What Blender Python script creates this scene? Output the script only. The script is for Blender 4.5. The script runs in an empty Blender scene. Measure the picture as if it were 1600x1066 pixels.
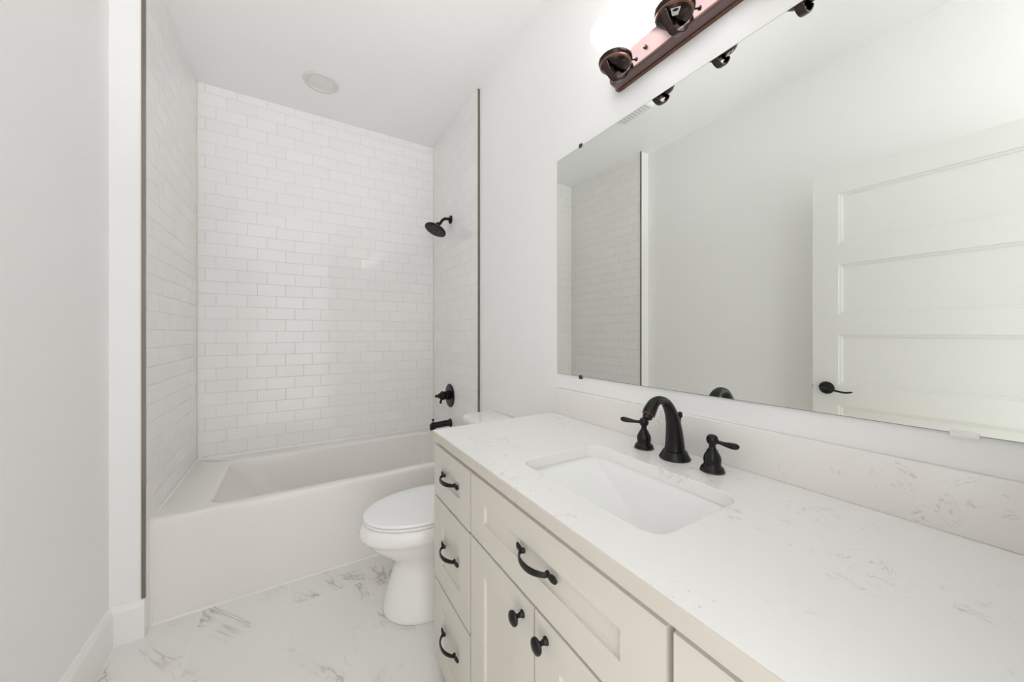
import bpy, bmesh, math, random
from mathutils import Vector, Matrix
random.seed(4)
PI = math.pi
C = bpy.context.scene.collection
S = bpy.context.scene

# ------------------------------------------------------------------ camera
cam_data = bpy.data.cameras.new('camera')
cam_data.sensor_width = 36.0
cam_data.lens = 551.94 / 1600 * 36
cam_data.shift_y = -(533 - 521.48) / 1600
cam_data.clip_start = 0.02
cam = bpy.data.objects.new('camera', cam_data)
cam.location = (0, 0, 1.212)
cam.rotation_euler = (PI / 2, 0, -0.5499)
C.objects.link(cam)
S.camera = cam

# ------------------------------------------------------------------ main dimensions (metres)
ZC = 2.755                 # ceiling
XR, XRT = 0.993, 0.980     # right wall, its tiled face
XL, XLT = -0.615, -0.514   # left wall, tiled face in the alcove
YB = 2.850                 # back tiled face
YJ = 1.980                 # short return wall beside the tub
YF = -0.03                 # front wall (door wall)
YTR = 2.010                # start of the tile on the right wall
YTUB = 2.034
CTZ = 0.864                # worktop

# ------------------------------------------------------------------ exposure, world, lights
# even world fill enters at the front end, left open for light; the three wall lamps add theirs
S.view_settings.view_transform = 'Standard'
S.view_settings.look = 'None'
S.view_settings.gamma = 1
S.view_settings.use_curve_mapping = False
S.view_settings.exposure = 1.63
S.cycles.diffuse_bounces = 16
S.cycles.max_bounces = 20

world = bpy.data.worlds.new('world')
S.world = world
world.use_nodes = True
bg = world.node_tree.nodes['Background']
bg.inputs['Color'].default_value = (1.0, 1.0, 0.995, 1)
bg.inputs['Strength'].default_value = 0.72

# added fill spot behind the camera, bounced off the ceiling to brighten the room
lb = bpy.data.lights.new('bounce_fill', 'SPOT')
lb.energy = 19.0
lb.spot_size = math.radians(54)
lb.spot_blend = 1.0
lb.shadow_soft_size = 0.12
lbo = bpy.data.objects.new('bounce_fill', lb)
lbo.location = (-0.05, -0.35, 1.50)
lbo.rotation_euler = (Vector((0.15, 2.0, ZC)) - lbo.location).to_track_quat('-Z', 'Y').to_euler()
C.objects.link(lbo)

SHADE_L = 1.4      # glow of the three lit glass shades
BULB_L = 2.6      # the bulbs inside them, seen only from above

# ------------------------------------------------------------------ node helpers
class NT:
    def __init__(s, name):
        s.m = bpy.data.materials.new(name)
        s.m.use_nodes = True
        s.t = s.m.node_tree
        s.b = s.t.nodes['Principled BSDF']
        s.out = s.t.nodes['Material Output']
    def n(s, typ, **kw):
        nd = s.t.nodes.new(typ)
        for k, v in kw.items():
            setattr(nd, k, v)
        return nd
    def l(s, a, b):
        s.t.links.new(a, b)
    def setin(s, nd, key, v):
        if isinstance(v, bpy.types.NodeSocket):
            s.l(v, nd.inputs[key])
        elif v is not None:
            nd.inputs[key].default_value = v
    def math(s, op, a, b=None, c=None, clamp=False):
        nd = s.n('ShaderNodeMath', operation=op, use_clamp=clamp)
        s.setin(nd, 0, a); s.setin(nd, 1, b); s.setin(nd, 2, c)
        return nd.outputs[0]
    def sep(s, v):
        nd = s.n('ShaderNodeSeparateXYZ'); s.l(v, nd.inputs[0]); return nd.outputs
    def comb(s, x=0.0, y=0.0, z=0.0):
        nd = s.n('ShaderNodeCombineXYZ')
        s.setin(nd, 0, x); s.setin(nd, 1, y); s.setin(nd, 2, z)
        return nd.outputs[0]
    def coord(s):
        return s.n('ShaderNodeTexCoord').outputs['Object']
    def noise(s, vec, scale, detail=2.0, rough=0.5, dist=0.0):
        nd = s.n('ShaderNodeTexNoise')
        s.l(vec, nd.inputs['Vector'])
        nd.inputs['Scale'].default_value = scale
        nd.inputs['Detail'].default_value = detail
        nd.inputs['Roughness'].default_value = rough
        nd.inputs['Distortion'].default_value = dist
        return nd
    def ramp(s, f, a, b, lo=0.0, hi=1.0, mode='SMOOTHSTEP'):
        nd = s.n('ShaderNodeMapRange', interpolation_type=mode)
        s.setin(nd, 0, f)
        for i, v in enumerate((a, b, lo, hi)):
            nd.inputs[i + 1].default_value = v
        return nd.outputs[0]
    def mix(s, f, a, b):
        nd = s.n('ShaderNodeMix', data_type='RGBA')
        s.setin(nd, 'Factor', f)
        for key, v in ((6, a), (7, b)):
            if isinstance(v, bpy.types.NodeSocket):
                s.l(v, nd.inputs[key])
            else:
                nd.inputs[key].default_value = (*v, 1)
        return nd.outputs[2]
    def bump(s, h, strength=0.2, dist=0.001, normal=None):
        nd = s.n('ShaderNodeBump')
        s.l(h, nd.inputs['Height'])
        nd.inputs['Strength'].default_value = strength
        nd.inputs['Distance'].default_value = dist
        if normal is not None:
            s.l(normal, nd.inputs['Normal'])
        return nd.outputs[0]

def simple(name, col, rough=0.5, metal=0.0, vary=0.03, scale=30.0, bump=0.0, bscale=200.0, coat=0.0, spec=None):
    t = NT(name)
    v = t.coord()
    f = t.noise(v, scale, 3.0).outputs['Fac']
    lo = tuple(max(0, c * (1 - vary)) for c in col)
    hi = tuple(min(1, c * (1 + vary)) for c in col)
    t.l(t.mix(f, lo, hi), t.b.inputs['Base Color'])
    t.b.inputs['Roughness'].default_value = rough
    t.b.inputs['Metallic'].default_value = metal
    if coat:
        t.b.inputs['Coat Weight'].default_value = coat
        t.b.inputs['Coat Roughness'].default_value = 0.05
    if spec is not None:
        t.b.inputs['Specular IOR Level'].default_value = spec
    if bump:
        t.l(t.bump(t.noise(v, bscale, 2.0).outputs['Fac'], bump, 0.0005), t.b.inputs['Normal'])
    return t.m

def tile_mat(name, axis, j0):
    """3 x 6 inch glazed subway tile in a one-third stepped bond; axis = run of the courses."""
    t = NT(name)
    W, Hh, Z0 = 0.1575, 0.07765, 1.1512
    o = t.sep(t.coord())
    a = o[axis]
    rz = t.math('DIVIDE', t.math('SUBTRACT', o[2], Z0), Hh)
    row = t.math('FLOOR', rz)
    fz = t.math('SUBTRACT', rz, row)
    sh = t.math('MULTIPLY', t.math('SUBTRACT', row, 14.0), W / 3)
    ru = t.math('DIVIDE', t.math('SUBTRACT', t.math('SUBTRACT', a, j0), sh), W)
    col = t.math('FLOOR', ru)
    fu = t.math('SUBTRACT', ru, col)
    du = t.math('MULTIPLY', t.math('MINIMUM', fu, t.math('SUBTRACT', 1.0, fu)), W)
    dz = t.math('MULTIPLY', t.math('MINIMUM', fz, t.math('SUBTRACT', 1.0, fz)), Hh)
    d = t.math('MINIMUM', du, dz)
    g = t.ramp(d, 0.0007, 0.0018)                    # 0 in the joint, 1 on the glaze
    wn = t.n('ShaderNodeTexWhiteNoise', noise_dimensions='3D')
    t.l(t.comb(row, col, 0.0), wn.inputs['Vector'])
    rnd = t.sep(wn.outputs['Color'])
    base = t.mix(rnd[0], (0.85, 0.845, 0.84), (0.875, 0.87, 0.865))
    t.l(t.mix(g, (0.69, 0.675, 0.65), base), t.b.inputs['Base Color'])
    t.l(t.ramp(g, 0, 1, 0.7, 0.10), t.b.inputs['Roughness'])
    t.b.inputs['Specular IOR Level'].default_value = 0.48
    # slight individual tilt of every tile, pillowed edge, sunk joint
    tilt = t.math('ADD',
                  t.math('MULTIPLY', t.math('SUBTRACT', rnd[1], 0.5), t.math('MULTIPLY', t.math('SUBTRACT', fu, 0.5), W * 0.022)),
                  t.math('MULTIPLY', t.math('SUBTRACT', rnd[2], 0.5), t.math('MULTIPLY', t.math('SUBTRACT', fz, 0.5), Hh * 0.035)))
    pil = t.math('MULTIPLY', t.ramp(d, 0.0, 0.004), 0.0006)
    h = t.math('ADD', tilt, pil)
    nd = t.n('ShaderNodeBump')
    t.l(h, nd.inputs['Height'])
    nd.inputs['Strength'].default_value = 1.0
    nd.inputs['Distance'].default_value = 1.0
    t.l(nd.outputs[0], t.b.inputs['Normal'])
    return t.m

def marble_floor():
    t = NT('floor_marble_tile')
    o = t.sep(t.coord())
    W, L = 0.3225, 0.64
    ru = t.math('DIVIDE', t.math('ADD', o[0], 0.0245), W)
    col = t.math('FLOOR', ru)
    fu = t.math('SUBTRACT', ru, col)
    off = t.math('MULTIPLY', t.math('SUBTRACT', col, 1.0), 0.22)
    rv = t.math('DIVIDE', t.math('SUBTRACT', t.math('SUBTRACT', o[1], 1.4345), off), L)
    row = t.math('FLOOR', rv)
    fv = t.math('SUBTRACT', rv, row)
    du = t.math('MULTIPLY', t.math('MINIMUM', fu, t.math('SUBTRACT', 1.0, fu)), W)
    dv = t.math('MULTIPLY', t.math('MINIMUM', fv, t.math('SUBTRACT', 1.0, fv)), L)
    g = t.ramp(t.math('MINIMUM', du, dv), 0.0006, 0.0018)
    wn = t.n('ShaderNodeTexWhiteNoise', noise_dimensions='2D')
    t.l(t.comb(row, col, 0.0), wn.inputs['Vector'])
    r = t.sep(wn.outputs['Color'])
    p = t.comb(t.math('ADD', o[0], t.math('MULTIPLY', r[0], 9.0)),
               t.math('ADD', o[1], t.math('MULTIPLY', r[1], 9.0)), 0.0)
    mp = t.n('ShaderNodeMapping')
    t.l(p, mp.inputs['Vector'])
    mp.inputs['Rotation'].default_value = (0, 0, 1.05)
    mp2 = t.n('ShaderNodeMapping')
    t.l(mp.outputs[0], mp2.inputs['Vector'])
    mp2.inputs['Scale'].default_value = (0.5, 1.5, 1)
    mp = mp2
    wob = t.noise(mp.outputs[0], 3.2, 6.0, 0.62, 0.9).outputs['Fac']
    ridge = t.math('ABSOLUTE', t.math('SUBTRACT', wob, 0.5))
    vein = t.ramp(ridge, 0.0, 0.019, 1.0, 0.0)
    halo = t.ramp(ridge, 0.0, 0.10, 1.0, 0.0)
    msk = t.ramp(t.noise(p, 3.0, 2.0).outputs['Fac'], 0.47, 0.62)
    fine = t.noise(mp.outputs[0], 9.0, 5.0, 0.6, 0.6).outputs['Fac']
    fv2 = t.math('MULTIPLY', t.ramp(t.math('ABSOLUTE', t.math('SUBTRACT', fine, 0.5)), 0.0, 0.014, 1.0, 0.0),
                 t.ramp(t.noise(p, 4.0, 2.0).outputs['Fac'], 0.55, 0.66))
    c = t.mix(t.noise(p, 2.0, 3.0).outputs['Fac'], (0.79, 0.785, 0.76), (0.85, 0.845, 0.825))
    c = t.mix(t.math('MULTIPLY', t.math('MULTIPLY', halo, msk), 0.25), c, (0.58, 0.54, 0.51))
    vc = t.mix(t.ramp(t.noise(p, 6.0, 1.0).outputs['Fac'], 0.56, 0.70), (0.36, 0.355, 0.335), (0.42, 0.37, 0.29))
    c = t.mix(t.math('MULTIPLY', t.math('MULTIPLY', vein, msk), 0.75), c, vc)
    c = t.mix(t.math('MULTIPLY', fv2, 0.3), c, (0.42, 0.41, 0.38))
    c = t.mix(g, (0.80, 0.785, 0.75), c)
    t.l(c, t.b.inputs['Base Color'])
    t.l(t.ramp(g, 0, 1, 0.8, 0.22), t.b.inputs['Roughness'])
    t.l(t.bump(g, 0.4, 0.001), t.b.inputs['Normal'])
    return t.m

def quartz(name, base, warm):
    t = NT(name)
    v = t.coord()
    n1 = t.noise(v, 8.5, 8.0, 0.70, 1.4).outputs['Fac']
    rid = t.ramp(t.math('ABSOLUTE', t.math('SUBTRACT', n1, 0.5)), 0.0, 0.016, 1.0, 0.0)
    m1 = t.ramp(t.noise(v, 7.5, 3.0, 0.6).outputs['Fac'], 0.53, 0.62)
    brk = t.ramp(t.noise(v, 45.0, 2.0).outputs['Fac'], 0.42, 0.62)
    vein = t.math('MULTIPLY', t.math('MULTIPLY', rid, m1), brk)
    sp = t.ramp(t.noise(v, 95.0, 3.0, 0.6).outputs['Fac'], 0.64, 0.70)
    m2 = t.ramp(t.noise(v, 9.0, 2.0).outputs['Fac'], 0.52, 0.66)
    spk = t.math('MULTIPLY', sp, m2)
    c = t.mix(t.noise(v, 4.0, 4.0).outputs['Fac'], tuple(x * 0.975 for x in base), base)
    c = t.mix(t.math('MULTIPLY', vein, 0.62), c, warm)
    c = t.mix(t.math('MULTIPLY', spk, 0.5), c, (0.46, 0.44, 0.41))
    t.l(c, t.b.inputs['Base Color'])
    t.b.inputs['Roughness'].default_value = 0.16
    return t.m

def glow_glass(name, level):
    t = NT(name)
    v = t.coord()
    f = t.noise(v, 14.0, 3.0, 0.5, 0.6).outputs['Fac']
    t.l(t.mix(f, (0.86, 0.86, 0.85), (0.95, 0.95, 0.94)), t.b.inputs['Base Color'])
    t.b.inputs['Roughness'].default_value = 0.25
    t.l(t.mix(f, (0.97, 0.965, 0.94), (1.0, 1.0, 0.985)), t.b.inputs['Emission Color'])
    t.b.inputs['Emission Strength'].default_value = level
    return t.m

M = {}
M['paint'] = simple('white_wall_paint', (0.885, 0.882, 0.88), 0.55, vary=0.008, scale=6, bump=0.03, bscale=420)
M['ceil'] = simple('white_ceiling_paint', (0.90, 0.90, 0.90), 0.8, vary=0.008, scale=6, bump=0.03, bscale=300)
M['trimpaint'] = simple('white_gloss_trim_paint', (0.885, 0.88, 0.87), 0.3, vary=0.008, scale=8)
M['door'] = simple('white_door_paint', (0.77, 0.765, 0.74), 0.35, vary=0.008, scale=8)
M['tile_x'] = tile_mat('white_subway_tile_back', 0, -0.4761)
M['tile_y'] = tile_mat('white_subway_tile_side', 1, 2.79)
M['floor'] = marble_floor()
M['bronze_trim'] = simple('brown_metal_tile_edge', (0.27, 0.235, 0.20), 0.33, 0.85, vary=0.15, scale=5)
M['caulk'] = simple('yellowed_caulk', (0.74, 0.73, 0.60), 0.6, vary=0.04, scale=40)
M['caulk_white'] = simple('white_caulk', (0.86, 0.85, 0.83), 0.5, vary=0.02, scale=40)
M['tub'] = simple('white_tub_enamel', (0.83, 0.812, 0.782), 0.16, vary=0.006, scale=4)
M['porcelain'] = simple('white_porcelain', (0.86, 0.845, 0.825), 0.07, vary=0.006, scale=5)
M['seat'] = simple('white_seat_plastic', (0.89, 0.89, 0.89), 0.14, vary=0.006, scale=5)
M['sink'] = simple('white_sink_china', (0.88, 0.88, 0.875), 0.08, vary=0.006, scale=5)
M['cabinet'] = simple('warm_white_cabinet_paint', (0.645, 0.61, 0.555), 0.45, vary=0.012, scale=9, spec=0.3)
M['cab_dark'] = simple('cabinet_carcass_gap_shade', (0.52, 0.47, 0.40), 0.5, vary=0.03, scale=12)  # carcass colour darkened so the gaps between the fronts read as shade
M['quartz'] = quartz('white_quartz_top', (0.885, 0.878, 0.865), (0.36, 0.38, 0.35))
M['quartz2'] = quartz('white_quartz_splash', (0.86, 0.835, 0.81), (0.36, 0.36, 0.33))
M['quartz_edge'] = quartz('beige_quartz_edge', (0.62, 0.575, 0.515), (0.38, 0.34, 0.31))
M['black'] = simple('oil_rubbed_bronze', (0.0075, 0.007, 0.0065), 0.27, 0.0, vary=0.25, scale=60, spec=0.33)
M['copper'] = simple('worn_copper_edge', (0.20, 0.075, 0.035), 0.35, 0.8, vary=0.3, scale=90)
M['nozzle'] = simple('dark_rubber_nozzle_face', (0.022, 0.021, 0.02), 0.55, 0.0, vary=0.4, scale=260, bump=0.6, bscale=320)
M['bronze_arm'] = simple('bronze_strap', (0.09, 0.062, 0.06), 0.25, 1.0, vary=0.2, scale=30)
M['bronze_dark'] = simple('dark_oiled_bronze', (0.055, 0.038, 0.036), 0.24, 1.0, vary=0.2, scale=30)
M['bronze'] = simple('polished_dark_bronze', (0.20, 0.145, 0.145), 0.3, 1.0, vary=0.12, scale=12)
M['bronze_rim'] = simple('bronze_rubbed_rim', (0.22, 0.125, 0.09), 0.3, 1.0, vary=0.2, scale=40)
M['clip'] = simple('dark_clip_metal', (0.10, 0.10, 0.095), 0.3, 0.8, vary=0.1)
M['clip_clear'] = simple('clear_plastic_clip', (0.86, 0.86, 0.855), 0.15, 0.0, vary=0.03)
M['mirror_edge'] = simple('mirror_glass_edge', (0.28, 0.31, 0.29), 0.2, 0.2, vary=0.05)
M['glass'] = glow_glass('lit_alabaster_glass', SHADE_L)
M['bulb'] = glow_glass('lit_bulb_glass', BULB_L)
M['sticker'] = simple('pale_paper_sticker', (0.62, 0.62, 0.62), 0.7, 0.0, vary=0.5, scale=380)
M['lamp_trim'] = simple('white_lamp_trim', (0.70, 0.695, 0.685), 0.45, vary=0.01)
M['lamp_lens'] = simple('frosted_lamp_lens', (0.76, 0.76, 0.75), 0.5, vary=0.01)
M['plastic'] = simple('white_fan_plastic', (0.78, 0.78, 0.76), 0.4, vary=0.01)
M['slot'] = simple('grey_fan_slot', (0.45, 0.45, 0.44), 0.7, vary=0.05)
M['chrome'] = simple('brushed_latch_metal', (0.10, 0.09, 0.08), 0.35, 0.9, vary=0.1)

tm = NT('silvered_mirror')
tf = tm.noise(tm.coord(), 3.0, 1.0).outputs['Fac']
tm.l(tm.mix(tf, (0.83, 0.85, 0.815), (0.84, 0.86, 0.825)), tm.b.inputs['Base Color'])
tm.b.inputs['Metallic'].default_value = 1.0
tm.b.inputs['Roughness'].default_value = 0.0
M['mirror'] = tm.m

# ------------------------------------------------------------------ mesh helpers
ORG = {}

def obj(name, bm, mat, parent=None, smooth=True, ang=32, loc=None, mats=None):
    """bm in world coordinates; stored relative to its thing's origin."""
    org = ORG[parent.name] if parent is not None else Vector(loc or (0, 0, 0))
    bmesh.ops.translate(bm, verts=bm.verts, vec=-org)
    bmesh.ops.recalc_face_normals(bm, faces=bm.faces)
    me = bpy.data.meshes.new(name)
    bm.to_mesh(me)
    bm.free()
    for mm in (mats or [mat]):
        me.materials.append(mm)
    if smooth:
        me.shade_smooth()
        me.set_sharp_from_angle(angle=math.radians(ang))
    o = bpy.data.objects.new(name, me)
    C.objects.link(o)
    if parent is not None:
        o.parent = parent
    else:
        o.location = org
    ORG[o.name] = org
    return o

def thing(name, label, cat, loc, group=None):
    o = bpy.data.objects.new(name, None)
    o.empty_display_size = 0.05
    C.objects.link(o)
    o.location = loc
    ORG[o.name] = Vector(loc)
    tag(o, label, cat, group)
    return o

def tag(o, label, cat, group=None):
    o['label'] = label
    o['category'] = cat
    if group:
        o['group'] = group
    return o

def struct(name, bm, mat, label=None, cat=None, parent=None, **kw):
    o = obj(name, bm, mat, parent, **kw)
    o['kind'] = 'structure'
    if label:
        o['label'] = label
        o['category'] = cat
    return o

def add_box(bm, x0, x1, y0, y1, z0, z1, bev=0.0, seg=2, vertical_only=False):
    vs = [bm.verts.new((x, y, z)) for x in (x0, x1) for y in (y0, y1) for z in (z0, z1)]
    q = [(0, 1, 3, 2), (4, 6, 7, 5), (0, 4, 5, 1), (2, 3, 7, 6), (0, 2, 6, 4), (1, 5, 7, 3)]
    fs = [bm.faces.new([vs[i] for i in f]) for f in q]
    if bev:
        es = set(e for f in fs for e in f.edges)
        bmesh.ops.bevel(bm, geom=list(es), offset=bev, segments=seg, profile=0.5, affect='EDGES')
    return bm

def box(*a, **k):
    return add_box(bmesh.new(), *a, **k)

def add_loft(bm, rings, cap0=True, cap1=True, closed=False):
    R = [[bm.verts.new(p) for p in r] for r in rings]
    n = len(R[0])
    pairs = list(zip(R, R[1:])) + ([(R[-1], R[0])] if closed else [])
    for a, b in pairs:
        for i in range(n):
            j = (i + 1) % n
            bm.faces.new((a[i], a[j], b[j], b[i]))
    if not closed:
        if cap0:
            bm.faces.new(R[0][::-1])
        if cap1:
            bm.faces.new(R[-1])
    return bm

def add_lathe(bm, prof, mat=None, n=32, cap0=True, cap1=True, sx=1.0, sy=1.0):
    """prof: (radius, height) pairs about local z; mat places it."""
    mat = mat or Matrix()
    rings = []
    for r, z in prof:
        r = max(r, 1e-4)
        rings.append([mat @ Vector((r * math.cos(2 * PI * i / n) * sx, r * math.sin(2 * PI * i / n) * sy, z)) for i in range(n)])
    return add_loft(bm, rings, cap0, cap1)

def frame(p, zdir, xhint=(0, 0, 1)):
    z = Vector(zdir).normalized()
    x = Vector(xhint)
    x = x - z * x.dot(z)
    if x.length < 1e-5:
        x = Vector((1, 0, 0)) - z * z.x
    x.normalize()
    y = z.cross(x)
    m = Matrix((x, y, z)).transposed().to_4x4()
    m.translation = Vector(p)
    return m

def catmull(pts, k=6):
    """smooth path through tuples of any length"""
    P = [tuple(p) for p in pts]
    P = [P[0]] + P + [P[-1]]
    out = []
    for i in range(1, len(P) - 2):
        for s in range(k):
            t = s / k
            out.append(tuple(0.5 * (2 * b + (c - a) * t + (2 * a - 5 * b + 4 * c - d) * t * t + (3 * b - a - 3 * c + d) * t ** 3)
                             for a, b, c, d in zip(P[i - 1], P[i], P[i + 1], P[i + 2])))
    out.append(P[-2])
    return out

def add_tube(bm, pts, n=16, side=None, smooth=6, squ=1.0):
    """pts: (x,y,z,ra[,rb]); ra across the side axis, rb along the other one; side = fixed side axis"""
    pts = [p if len(p) == 5 else (*p, p[3]) for p in pts]
    if smooth:
        pts = catmull(pts, smooth)
    V = [Vector(p[:3]) for p in pts]
    rings = []
    for i, p in enumerate(pts):
        a = V[max(i - 1, 0)]
        b = V[min(i + 1, len(V) - 1)]
        T = (b - a).normalized()
        sd = Vector(side) if side else Vector((0, 1, 0))
        X = sd - T * sd.dot(T)
        X.normalize()
        Y = T.cross(X)
        ring = []
        for k in range(n):
            c, s = math.cos(2 * PI * k / n), math.sin(2 * PI * k / n)
            c = math.copysign(abs(c) ** squ, c)
            s = math.copysign(abs(s) ** squ, s)
            ring.append(V[i] + X * c * p[3] + Y * s * p[4])
        rings.append(ring)
    return add_loft(bm, rings)

def rrect(x0, x1, y0, y1, r, z, n=6):
    r = max(1e-4, min(r, (x1 - x0) / 2 - 1e-4, (y1 - y0) / 2 - 1e-4))
    out = []
    for cx, cy, a0 in ((x1 - r, y1 - r, 0), (x0 + r, y1 - r, 90), (x0 + r, y0 + r, 180), (x1 - r, y0 + r, 270)):
        for i in range(n + 1):
            a = math.radians(a0 + 90 * i / n)
            out.append(Vector((cx + r * math.cos(a), cy + r * math.sin(a), z)))
    return out

# ================================================================== STRUCTURE
struct('floor', box(-0.85, 1.25, -0.40, 3.0, -0.06, 0.0), M['floor'], smooth=False)
struct('ceiling', box(-0.85, 1.25, -0.15, 3.0, ZC, ZC + 0.08), M['ceil'], smooth=False)
struct('wall_right', box(XR, XR + 0.12, -0.15, 3.0, 0, ZC), M['paint'], smooth=False)
struct('wall_left', box(XL - 0.12, XL, -0.15, YJ, 0, ZC), M['paint'], smooth=False)
bm = box(XL - 0.12, XLT - 0.008, YJ, 3.0, 0, ZC)
struct('wall_left_return', bm, M['paint'], smooth=False)
struct('wall_back', box(XLT - 0.008, XR, YB + 0.008, 3.0, 0, ZC), M['paint'], smooth=False)
# short stub of the front wall that closes the end of the vanity
struct('wall_front', box(0.385, XR, -0.15, YF, 0, ZC), M['paint'], smooth=False)
# tile skins
struct('wall_tile_left', box(XLT - 0.008, XLT, YJ + 0.001, YB + 0.008, 0, ZC), M['tile_y'], smooth=False)
struct('wall_tile_back', box(XLT, XRT, YB, YB + 0.008, 0, ZC), M['tile_x'], smooth=False)
struct('wall_tile_right', box(XRT, XR, YTR, YB + 0.008, 0, ZC), M['tile_y'], smooth=False)
# metal strips on the two free tile edges
struct('trim_1', box(XLT - 0.0115, XLT + 0.0012, YJ - 0.0035, YJ + 0.004, 0.153, ZC), M['bronze_trim'], smooth=False)
struct('trim_2', box(XRT - 0.0012, XR, YTR - 0.003, YTR + 0.002, 0.70, ZC), M['bronze_trim'], smooth=False)
# caulk beads in the alcove corners
for nm, x0, x1 in (('trim_3', XLT, XLT + 0.004), ('trim_4', XRT - 0.004, XRT)):
    struct(nm, box(x0, x1, YB - 0.004, YB, 0.437, ZC), M['caulk'], smooth=False)

def base_prof(t0, t1, h):
    return [(0.0, 0.0), (t0, 0.0), (t0, h - 0.022), (t1 + 0.003, h - 0.010), (t1, h), (0.0, h)]

def extrude_prof(bm, prof, origin, outdir, along0, along1, axis):
    rings = []
    for a in (along0, along1):
        ring = []
        for o, z in prof:
            p = Vector((0, 0, z))
            if axis == 'y':
                p.x = origin + outdir * o
                p.y = a(o) if callable(a) else a
            else:
                p.y = origin + outdir * o
                p.x = a(o) if callable(a) else a
            ring.append(p)
        rings.append(ring)
    return add_loft(bm, rings)

bp = base_prof(0.0155, 0.007, 0.150)
bm = bmesh.new()
extrude_prof(bm, bp, XL, 1, YF, lambda o: YJ - o, 'y')
extrude_prof(bm, bp, YJ, -1, lambda o: XL + o, XLT, 'x')
struct('baseboard_left', bm, M['trimpaint'], smooth=False)
bm = bmesh.new()
extrude_prof(bm, bp, XR, -1, 1.255, YTR - 0.006, 'y')
struct('baseboard_right', bm, M['trimpaint'], smooth=False)
# thin caulk line where the tub meets the floor and the return wall
def bead(bm, p0, p1, u, v, r=0.005):
    p0, p1, u, v = Vector(p0), Vector(p1), Vector(u) * r, Vector(v) * r
    return add_loft(bm, [[p0, p0 + u, p0 + v], [p1, p1 + u, p1 + v]])
bm = bmesh.new()
bead(bm, (XLT, YTUB + 0.003, 0), (0.976, YTUB + 0.003, 0), (0, -1.6, 0), (0, 0, 1), 0.006)
bead(bm, (XLT, YTUB + 0.003, 0.003), (XLT, YTUB + 0.003, 0.418), (0, -1.4, 0), (1, 0, 0), 0.007)
bead(bm, (XLT, YTUB + 0.002, 0.412), (XLT, YTUB + 0.020, 0.434), (1, 0, 0), (0, -0.8, 0.8), 0.007)
bead(bm, (XLT, YTUB + 0.016, 0.434), (XLT, YB, 0.434), (1, 0, 0), (0, 0, 1), 0.006)
bead(bm, (XLT, YB, 0.434), (XRT, YB, 0.434), (0, -1, 0), (0, 0, 1), 0.006)
struct('trim_5', bm, M['caulk_white'], smooth=False)

# ------------------------------------------------------------------ the open door, flat against the left wall
XD = -0.450
door = bpy.data.objects.new('door_1', None)
C.objects.link(door)
door.location = (XD - 0.0175, -0.02, 0.0)
ORG['door_1'] = Vector(door.location)
tag(door, 'open white five-panel door standing against the left wall, seen in the mirror', 'door')
door['kind'] = 'structure'
YD0, YD1, TD = -0.02, 0.792, 0.035
pan_z = [(1.945, 1.683), (1.575, 1.312), (1.207, 0.946), (0.838, 0.577), (0.469, 0.215)]
pan_y = (YD0 + 0.11, 0.684)
def panelled(bm, x_out, sgn, y0, y1, z0, z1, holes, steps, thick):
    """slab whose face at x_out (normal sgn along x) has stepped rectangular recesses; back face flat at x_out - sgn*thick"""
    ys = sorted(set([y0, y1] + [v for h in holes for v in h[:2]]))
    zs = sorted(set([z0, z1] + [v for h in holes for v in h[2:]]))
    V = {}
    def vt(x, y, z):
        k = (round(x, 5), round(y, 5), round(z, 5))
        if k not in V:
            V[k] = bm.verts.new((x, y, z))
        return V[k]
    for ya, yb in zip(ys, ys[1:]):
        for za, zb in zip(zs, zs[1:]):
            cy, cz = (ya + yb) / 2, (za + zb) / 2
            if any(h[0] < cy < h[1] and h[2] < cz < h[3] for h in holes):
                continue
            bm.faces.new((vt(x_out, ya, za), vt(x_out, yb, za), vt(x_out, yb, zb), vt(x_out, ya, zb)))
    for h in holes:
        prev = (0.0, 0.0)
        for (ins, dep) in steps:
            a, b = prev, (ins, dep)
            def ring(q):
                i, d = q
                x = x_out - sgn * d
                return [vt(x, h[0] + i, h[2] + i), vt(x, h[1] - i, h[2] + i), vt(x, h[1] - i, h[3] - i), vt(x, h[0] + i, h[3] - i)]
            ra, rb = ring(a), ring(b)
            for i in range(4):
                j = (i + 1) % 4
                bm.faces.new((ra[i], ra[j], rb[j], rb[i]))
            prev = b
        bm.faces.new(ring(prev))
    xb = x_out - sgn * thick
    # rim and back
    bnd = []
    yy, zz = ys, zs
    for a, b in zip(yy, yy[1:]):
        bm.faces.new((vt(x_out, a, z0), vt(x_out, b, z0), vt(xb, b, z0), vt(xb, a, z0)))
        bm.faces.new((vt(x_out, a, z1), vt(x_out, b, z1), vt(xb, b, z1), vt(xb, a, z1)))
    for a, b in zip(zz, zz[1:]):
        bm.faces.new((vt(x_out, y0, a), vt(x_out, y0, b), vt(xb, y0, b), vt(xb, y0, a)))
        bm.faces.new((vt(x_out, y1, a), vt(x_out, y1, b), vt(xb, y1, b), vt(xb, y1, a)))
    for a, b in zip(yy, yy[1:]):
        for c_, d in zip(zz, zz[1:]):
            bm.faces.new((vt(xb, a, c_), vt(xb, b, c_), vt(xb, b, d), vt(xb, a, d)))
    return bm

bm = panelled(bmesh.new(), XD, 1, YD0, YD1, 0.012, 2.055,
              [(pan_y[0], pan_y[1], b, a) for a, b in pan_z],
              [(0.001, 0.006), (0.012, 0.007), (0.0135, 0.012), (0.020, 0.0125)], TD)
obj('door_slab', bm, M['door'], door, smooth=False)
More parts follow.
